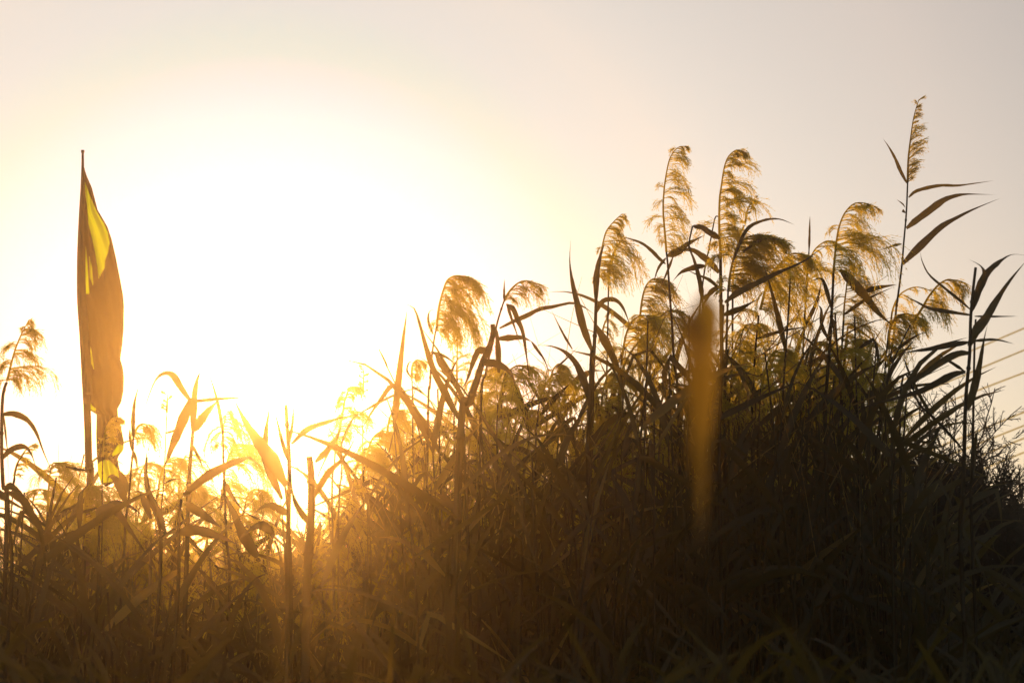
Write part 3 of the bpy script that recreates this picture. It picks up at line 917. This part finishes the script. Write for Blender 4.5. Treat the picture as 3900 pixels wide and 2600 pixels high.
# ---- smaller plumed reeds set by tip, size and lean: (tip x, tip y, size px, lean, distance, label)
AUTO = [
    (2120, 1385, 170, .5, 5.3, 'lacy pale plume rising left of the sword-like blade base'),
    (1960, 1390, 200, .8, 5.0, 'bushy brown plume filling the gap under the level blade'),
    (1870, 1400, 190, .7, 5.5, 'bushy plume behind the blunt-topped stout reed'),
    (2000, 1560, 190, .7, 5.3, 'plume low in the golden tangle below the curled dark plume'),
    (1500, 1560, 150, .5, 5.2, 'plume with a dark centre right of the thin slanting blade'),
    (1560, 1600, 190, .5, 5.5, 'feathery plume fanning out beside the thin reed line'),
    (1445, 1640, 180, .8, 5.0, 'orange plume low and left of the slanting reed line'),
    (1400, 1700, 170, .8, 5.4, 'orange plume deep in the glow right of the sun'),
    (1330, 1850, 180, .9, 5.6, 'glowing plume low in the gap right of the knobbed reed'),
    (2480, 1060, 190, .6, 5.6, 'slack wispy plume left of the slender tall plume stem'),
    (2540, 1180, 190, .8, 5.4, 'curling gold plume crossing the slender tall plume stem'),
    (2430, 1200, 200, .8, 5.2, 'soft gold plume right of the russet plume stem'),
    (2320, 1420, 210, .4, 5.1, 'russet plume hanging in tatters below the hooked cane'),
    (2850, 1230, 200, .8, 5.4, 'plume behind the diagonal blade, left of the two-tiered one'),
    (2960, 1330, 200, .8, 5.0, 'broad drooping plume deep under the two-tiered golden plume'),
    (3110, 1300, 190, .7, 5.5, 'wispy plume under the needle-like shoot'),
    (3250, 1290, 210, .9, 5.1, 'heavy green-brown plume below the long dark blade'),
    (3330, 1420, 180, .7, 5.5, 'plume low beside the foot of the tallest reed'),
    (3180, 1480, 190, .7, 5.3, 'plume deep in the thicket left of the tallest reed foot'),
    (3060, 1530, 180, .6, 5.6, 'plume showing through gaps at the thicket right side'),
    (650, 1740, 190, .7, 5.4, 'golden plume under the hoop of the arching reed'),
    (560, 1760, 170, .6, 5.7, 'golden plume between the hooked plume and the hoop'),
    (720, 1840, 180, .7, 5.5, 'golden plume low under the hoop, right of the slim reed'),
    (200, 1760, 250, .2, 5.6, 'tall fluffy backlit plume between left edge and flag pole'),
    (140, 1860, 220, .3, 6.0, 'fluffy plume behind the folded blades at lower left'),
    (330, 1850, 240, .1, 4.7, 'fluffy plume hanging in front of the flag pole foot'),
    (265, 1900, 220, .3, 6.0, 'fluffy gold plume left of the flag pole foot'),
    (900, 1690, 230, .6, 5.8, 'blown-out plume left of the broad glowing blade'),
    (960, 1860, 200, .5, 5.9, 'plume glowing in the gap under the wide lying blade'),
    (830, 1980, 220, .7, 6.0, 'plume glittering low, left of the stout reed under the sun'),
    (520, 2120, 200, .7, 5.4, 'sunlit plume lying low in the shadow below the flag'),
    (250, 2160, 230, .7, 5.3, 'sunlit plume lying low at left in the dark undergrowth'),
]
for k, (x, y, sz, lean, d, lab) in enumerate(AUTO):
    r = random.Random(500 + k)
    pts = [(x + sz * .33 * lean, y + sz * .10), (x + sz * .12 * lean, y), (x - sz * .14 * lean, y + sz * .12), (x - sz * .30 * lean, y + sz * .42), (x - sz * .40 * lean, y + sz * .95)]
    bx, by = pts[-1]
    st = [(bx, by - sz * .2), (bx - 4, by + 80), (bx - 4 + r.uniform(-20, 20), by + 250), (bx + r.uniform(-40, 40), by + 500)]
    reed(lab, d, st, [], PL(pts, sz * .85, n=int(50 + sz * .25), grav=r.uniform(.75, 1.15), up=r.uniform(.25, .55), back=r.uniform(.05, .3), fine=1.1), 7, seed=100 + k, auto=4)

# ------------------------------------------------------------------ filler reeds from a small library (shared meshes)
r = random.Random(99)
LIB_LEAF, LIB_PLUME, LIB_STEM = [], [], []
for k in range(36):
    mb = MB()
    add_leaf(mb, leaf_curve(r, 1, r.uniform(.25, .55)), r.uniform(.010, .026), VIEW, (r.uniform(-.5, .5), r.uniform(-1.2, 1.2)), 12)
    LIB_LEAF.append(mb.mesh('leaf', M_DRY if k % 5 == 0 else M_LEAF))
for k in range(10):
    mb = MB()
    c = r.uniform(.5, 1.1)
    rc = [Vector((0, 0, 0)), Vector((.01, 0, .10)), Vector((.035 * c, 0, .19)), Vector((.08 * c, 0, .25)), Vector((.13 * c, 0, .265 - .02 * c))]
    add_plume(mb, rc, Vector((1, 0, 0)), r.uniform(.13, .18), r, 96, 1.5, .15, 0, 1.0, r.uniform(.3, .55), r.uniform(.7, 1.1))
    LIB_PLUME.append(mb.mesh('plume', M_PLUME))
for k in range(8):
    pts = [Vector((0, 0, 0)), Vector((r.uniform(-.02, .02), r.uniform(-.02, .02), .35)), Vector((r.uniform(-.03, .05), r.uniform(-.03, .03), .7)), Vector((r.uniform(-.02, .1), 0, 1.0))]
    LIB_STEM.append((stem_mesh([Vector((p.x, p.y, p.z * 2)) for p in pts], .0055, .003, r).mesh('stem', M_STEM), pts))

ENV = [(-3000, 1950), (-400, 1950), (0, 1900), (200, 1840), (400, 1830), (600, 1860), (700, 1980), (1000, 1990), (1200, 1900), (1400, 1660), (1600, 1480), (1800, 1420), (2000, 1400),
       (2200, 1400), (2400, 1280), (2600, 1230), (2800, 1130), (3000, 1120), (3150, 1160), (3300, 1280), (3400, 1520), (3500, 1800), (3700, 2050), (3900, 2150), (4300, 2120), (6500, 2050)]


def env(px):
    for (x0, y0), (x1, y1) in zip(ENV, ENV[1:]):
        if x0 <= px <= x1:
            return y0 + (y1 - y0) * (px - x0) / (x1 - x0)
    return ENV[0][1] if px < ENV[0][0] else ENV[-1][1]


def bed_height(x, y):
    """height of the reed bed at a spot on the ground, measured along the photograph's skyline at 5.4 m"""
    px = 1950 + x / y * FPX
    return P(px, env(px), 5.4).z


ZONES = [(700, 'half-hidden reed in the dark undergrowth below the flag'), (1350, 'half-hidden reed in the orange glow below the sun'),
         (2150, 'half-hidden reed in the golden tangle left of the sword-like blade'), (2750, 'half-hidden reed in the tangle under the two tall plumes'),
         (3450, 'half-hidden reed in the dense thicket under the windswept golden plumes'), (9999, 'half-hidden low reed in the shade before the tamarisk bush')]
for k in range(205):
    y = r.uniform(4.9, 7.4) if k < 170 else r.uniform(4.0, 4.9)
    px = r.uniform(-150, 3480) if k < 160 else (r.uniform(3400, 4050) if k < 170 else r.choice((r.uniform(-100, 760), r.uniform(1450, 2500))))
    x = (px - 1950) / FPX * y
    plumed = r.random() < .5 and px < 3350 and k < 170
    H = bed_height(x, y) + r.gauss(-.12 if k < 170 else -.42, .10) - (.2 if plumed else 0)
    if px > 3400:
        H = min(H, 1.75)
    z = [q for q in ZONES if px < q[0]][0][1]
    lab = z + (', with a drooping plume' if plumed else ', bearing only blades')
    t = thing('reed', lab, 'reed', (x, y, 0), lab.replace('half-hidden reed', 'reeds').replace('half-hidden low reed', 'low reeds'))
    sm, pts = r.choice(LIB_STEM)
    st = link('stem', sm, t)
    st.scale = (1, 1, H / 2)
    fl = r.choice((1, -1))
    nl = r.randint(5, 8)
    for q in range(nl):
        u = .42 + .58 * (q + r.random() * .8) / nl
        ii = min(int(u * 3), 2)
        sgn = 1 if q % 2 else -1
        dx, dy = r.uniform(-.01, .01), 0
        a, b = pts[0], pts[3]
        seg = [(0, pts[0]), (.35, pts[1]), (.7, pts[2]), (1.0, pts[3])]
        for (u0, p0), (u1, p1) in zip(seg, seg[1:]):
            if u0 <= u <= u1:
                w = (u - u0) / (u1 - u0)
                dx, dy = p0.x + (p1.x - p0.x) * w, p0.y + (p1.y - p0.y) * w
        lf = link('leaf', r.choice(LIB_LEAF), t, (dx, dy, u * H))
        lf.rotation_euler = (0, r.uniform(-.35, .2), (0 if sgn > 0 else math.pi) + r.gauss(0, .35))
        s = r.uniform(.8, 1.15)
        lf.scale = (s, s * (1.5 if k >= 170 else 1), s * (1.15 if k >= 170 else 1))
    if plumed:
        pl = link('plume', r.choice(LIB_PLUME), t, (pts[3].x, pts[3].y, H))
        pl.rotation_euler = (0, r.uniform(-.1, .25), r.gauss(0, .6))
        s = r.uniform(.7, 1.1)
        pl.scale = (s, s, s)

# ------------------------------------------------------------------ the uncountable mass of reeds: one object
r = random.Random(5)
mb = MB()
for k in range(3900):
    y = r.uniform(4.6, 9.5) if k < 2200 or k >= 3000 else r.uniform(1.9, 3.6)
    px = r.uniform(-500, 4400) if k < 3000 else r.choice((r.uniform(-2200, -400), r.uniform(4200, 6200)))
    x = (px - 1950) / FPX * y
    H = bed_height(x, y) + r.gauss(-.42, .13)
    H = max(.7, H)
    if y < 4.6:
        H = 1.40 + r.gauss(0, .05) - .07 * (y - 1.9)
    lean = Vector((r.gauss(.05, .12), r.gauss(0, .06), 0))
    pts = [Vector((x, y, 0)), Vector((x, y, H * .5)) + lean * .35, Vector((x, y, H)) + lean]
    mb.tube(spline(pts, 5), [.006, .0055, .005, .004, .0025], 4, False)
    for q in range(r.randint(4, 7)):
        u = r.uniform(.35, 1)
        p = pts[0].lerp(pts[1], u * 2) if u < .5 else pts[1].lerp(pts[2], u * 2 - 1)
        c = leaf_curve(r, r.choice((1, -1)), r.uniform(.25, .5) * (1 if y > 4.5 else .4))
        add_leaf(mb, [p + v for v in c], r.uniform(.012, .03) * (1 if y > 4.5 else .55), VIEW, (r.uniform(-.6, .6), r.uniform(-1.2, 1.2)), 6)
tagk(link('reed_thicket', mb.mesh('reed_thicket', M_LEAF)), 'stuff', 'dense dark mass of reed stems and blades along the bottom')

# feathery glittering undergrowth plumes, one uncountable mass
mb = MB()
srcs = []
for k in range(10):
    m_ = LIB_PLUME[k]
    srcs.append(([v.co.copy() for v in m_.vertices], [tuple(p.vertices) for p in m_.polygons]))
for k in range(110):
    y = r.uniform(5.0, 8.5)
    px = r.uniform(-100, 3450)
    x = (px - 1950) / FPX * y
    H = bed_height(x, y) + r.gauss(-.45, .15)
    vs, fs = srcs[k % 10]
    mt = Matrix.Translation((x, y, H)) @ Matrix.Rotation(r.gauss(0, .7), 4, 'Z') @ Matrix.Rotation(r.uniform(-.2, .5), 4, 'Y') @ Matrix.Scale(r.uniform(.8, 1.2), 4)
    b0 = len(mb.v)
    mb.v += [mt @ v for v in vs]
    mb.f += [tuple(b0 + i for i in f) for f in fs]
tagk(link('plume_mass', mb.mesh('plume_mass', M_PLUME)), 'stuff', 'mass of backlit feathery plumes inside the reed bed')

# fine dry stalks and grass threads through the bed, too many to count
r = random.Random(31)
mb = MB()
for k in range(2600):
    y = r.uniform(4.7, 7.8)
    px = r.uniform(-150, 3450)
    x = (px - 1950) / FPX * y
    H = bed_height(x, y) + r.gauss(-.17, .15)
    ln = r.uniform(.25, .6)
    a = r.gauss(0, .45)
    top = Vector((x + math.sin(a) * ln, y + r.gauss(0, .05), H))
    bot = Vector((x, y, H - ln * math.cos(a)))
    bend = Vector((r.gauss(.02, .05), 0, r.gauss(0, .02)))
    pts = [bot, bot.lerp(top, .5) + bend * .4, top + bend]
    w = r.uniform(.0012, .0032)
    mb.strip(spline(pts, 6), w, w * .25, rnd_side(r))
tagk(link('fine_stalks', mb.mesh('fine_stalks', M_DRY)), 'stuff', 'thin dry stalks and grass threads among the reeds')
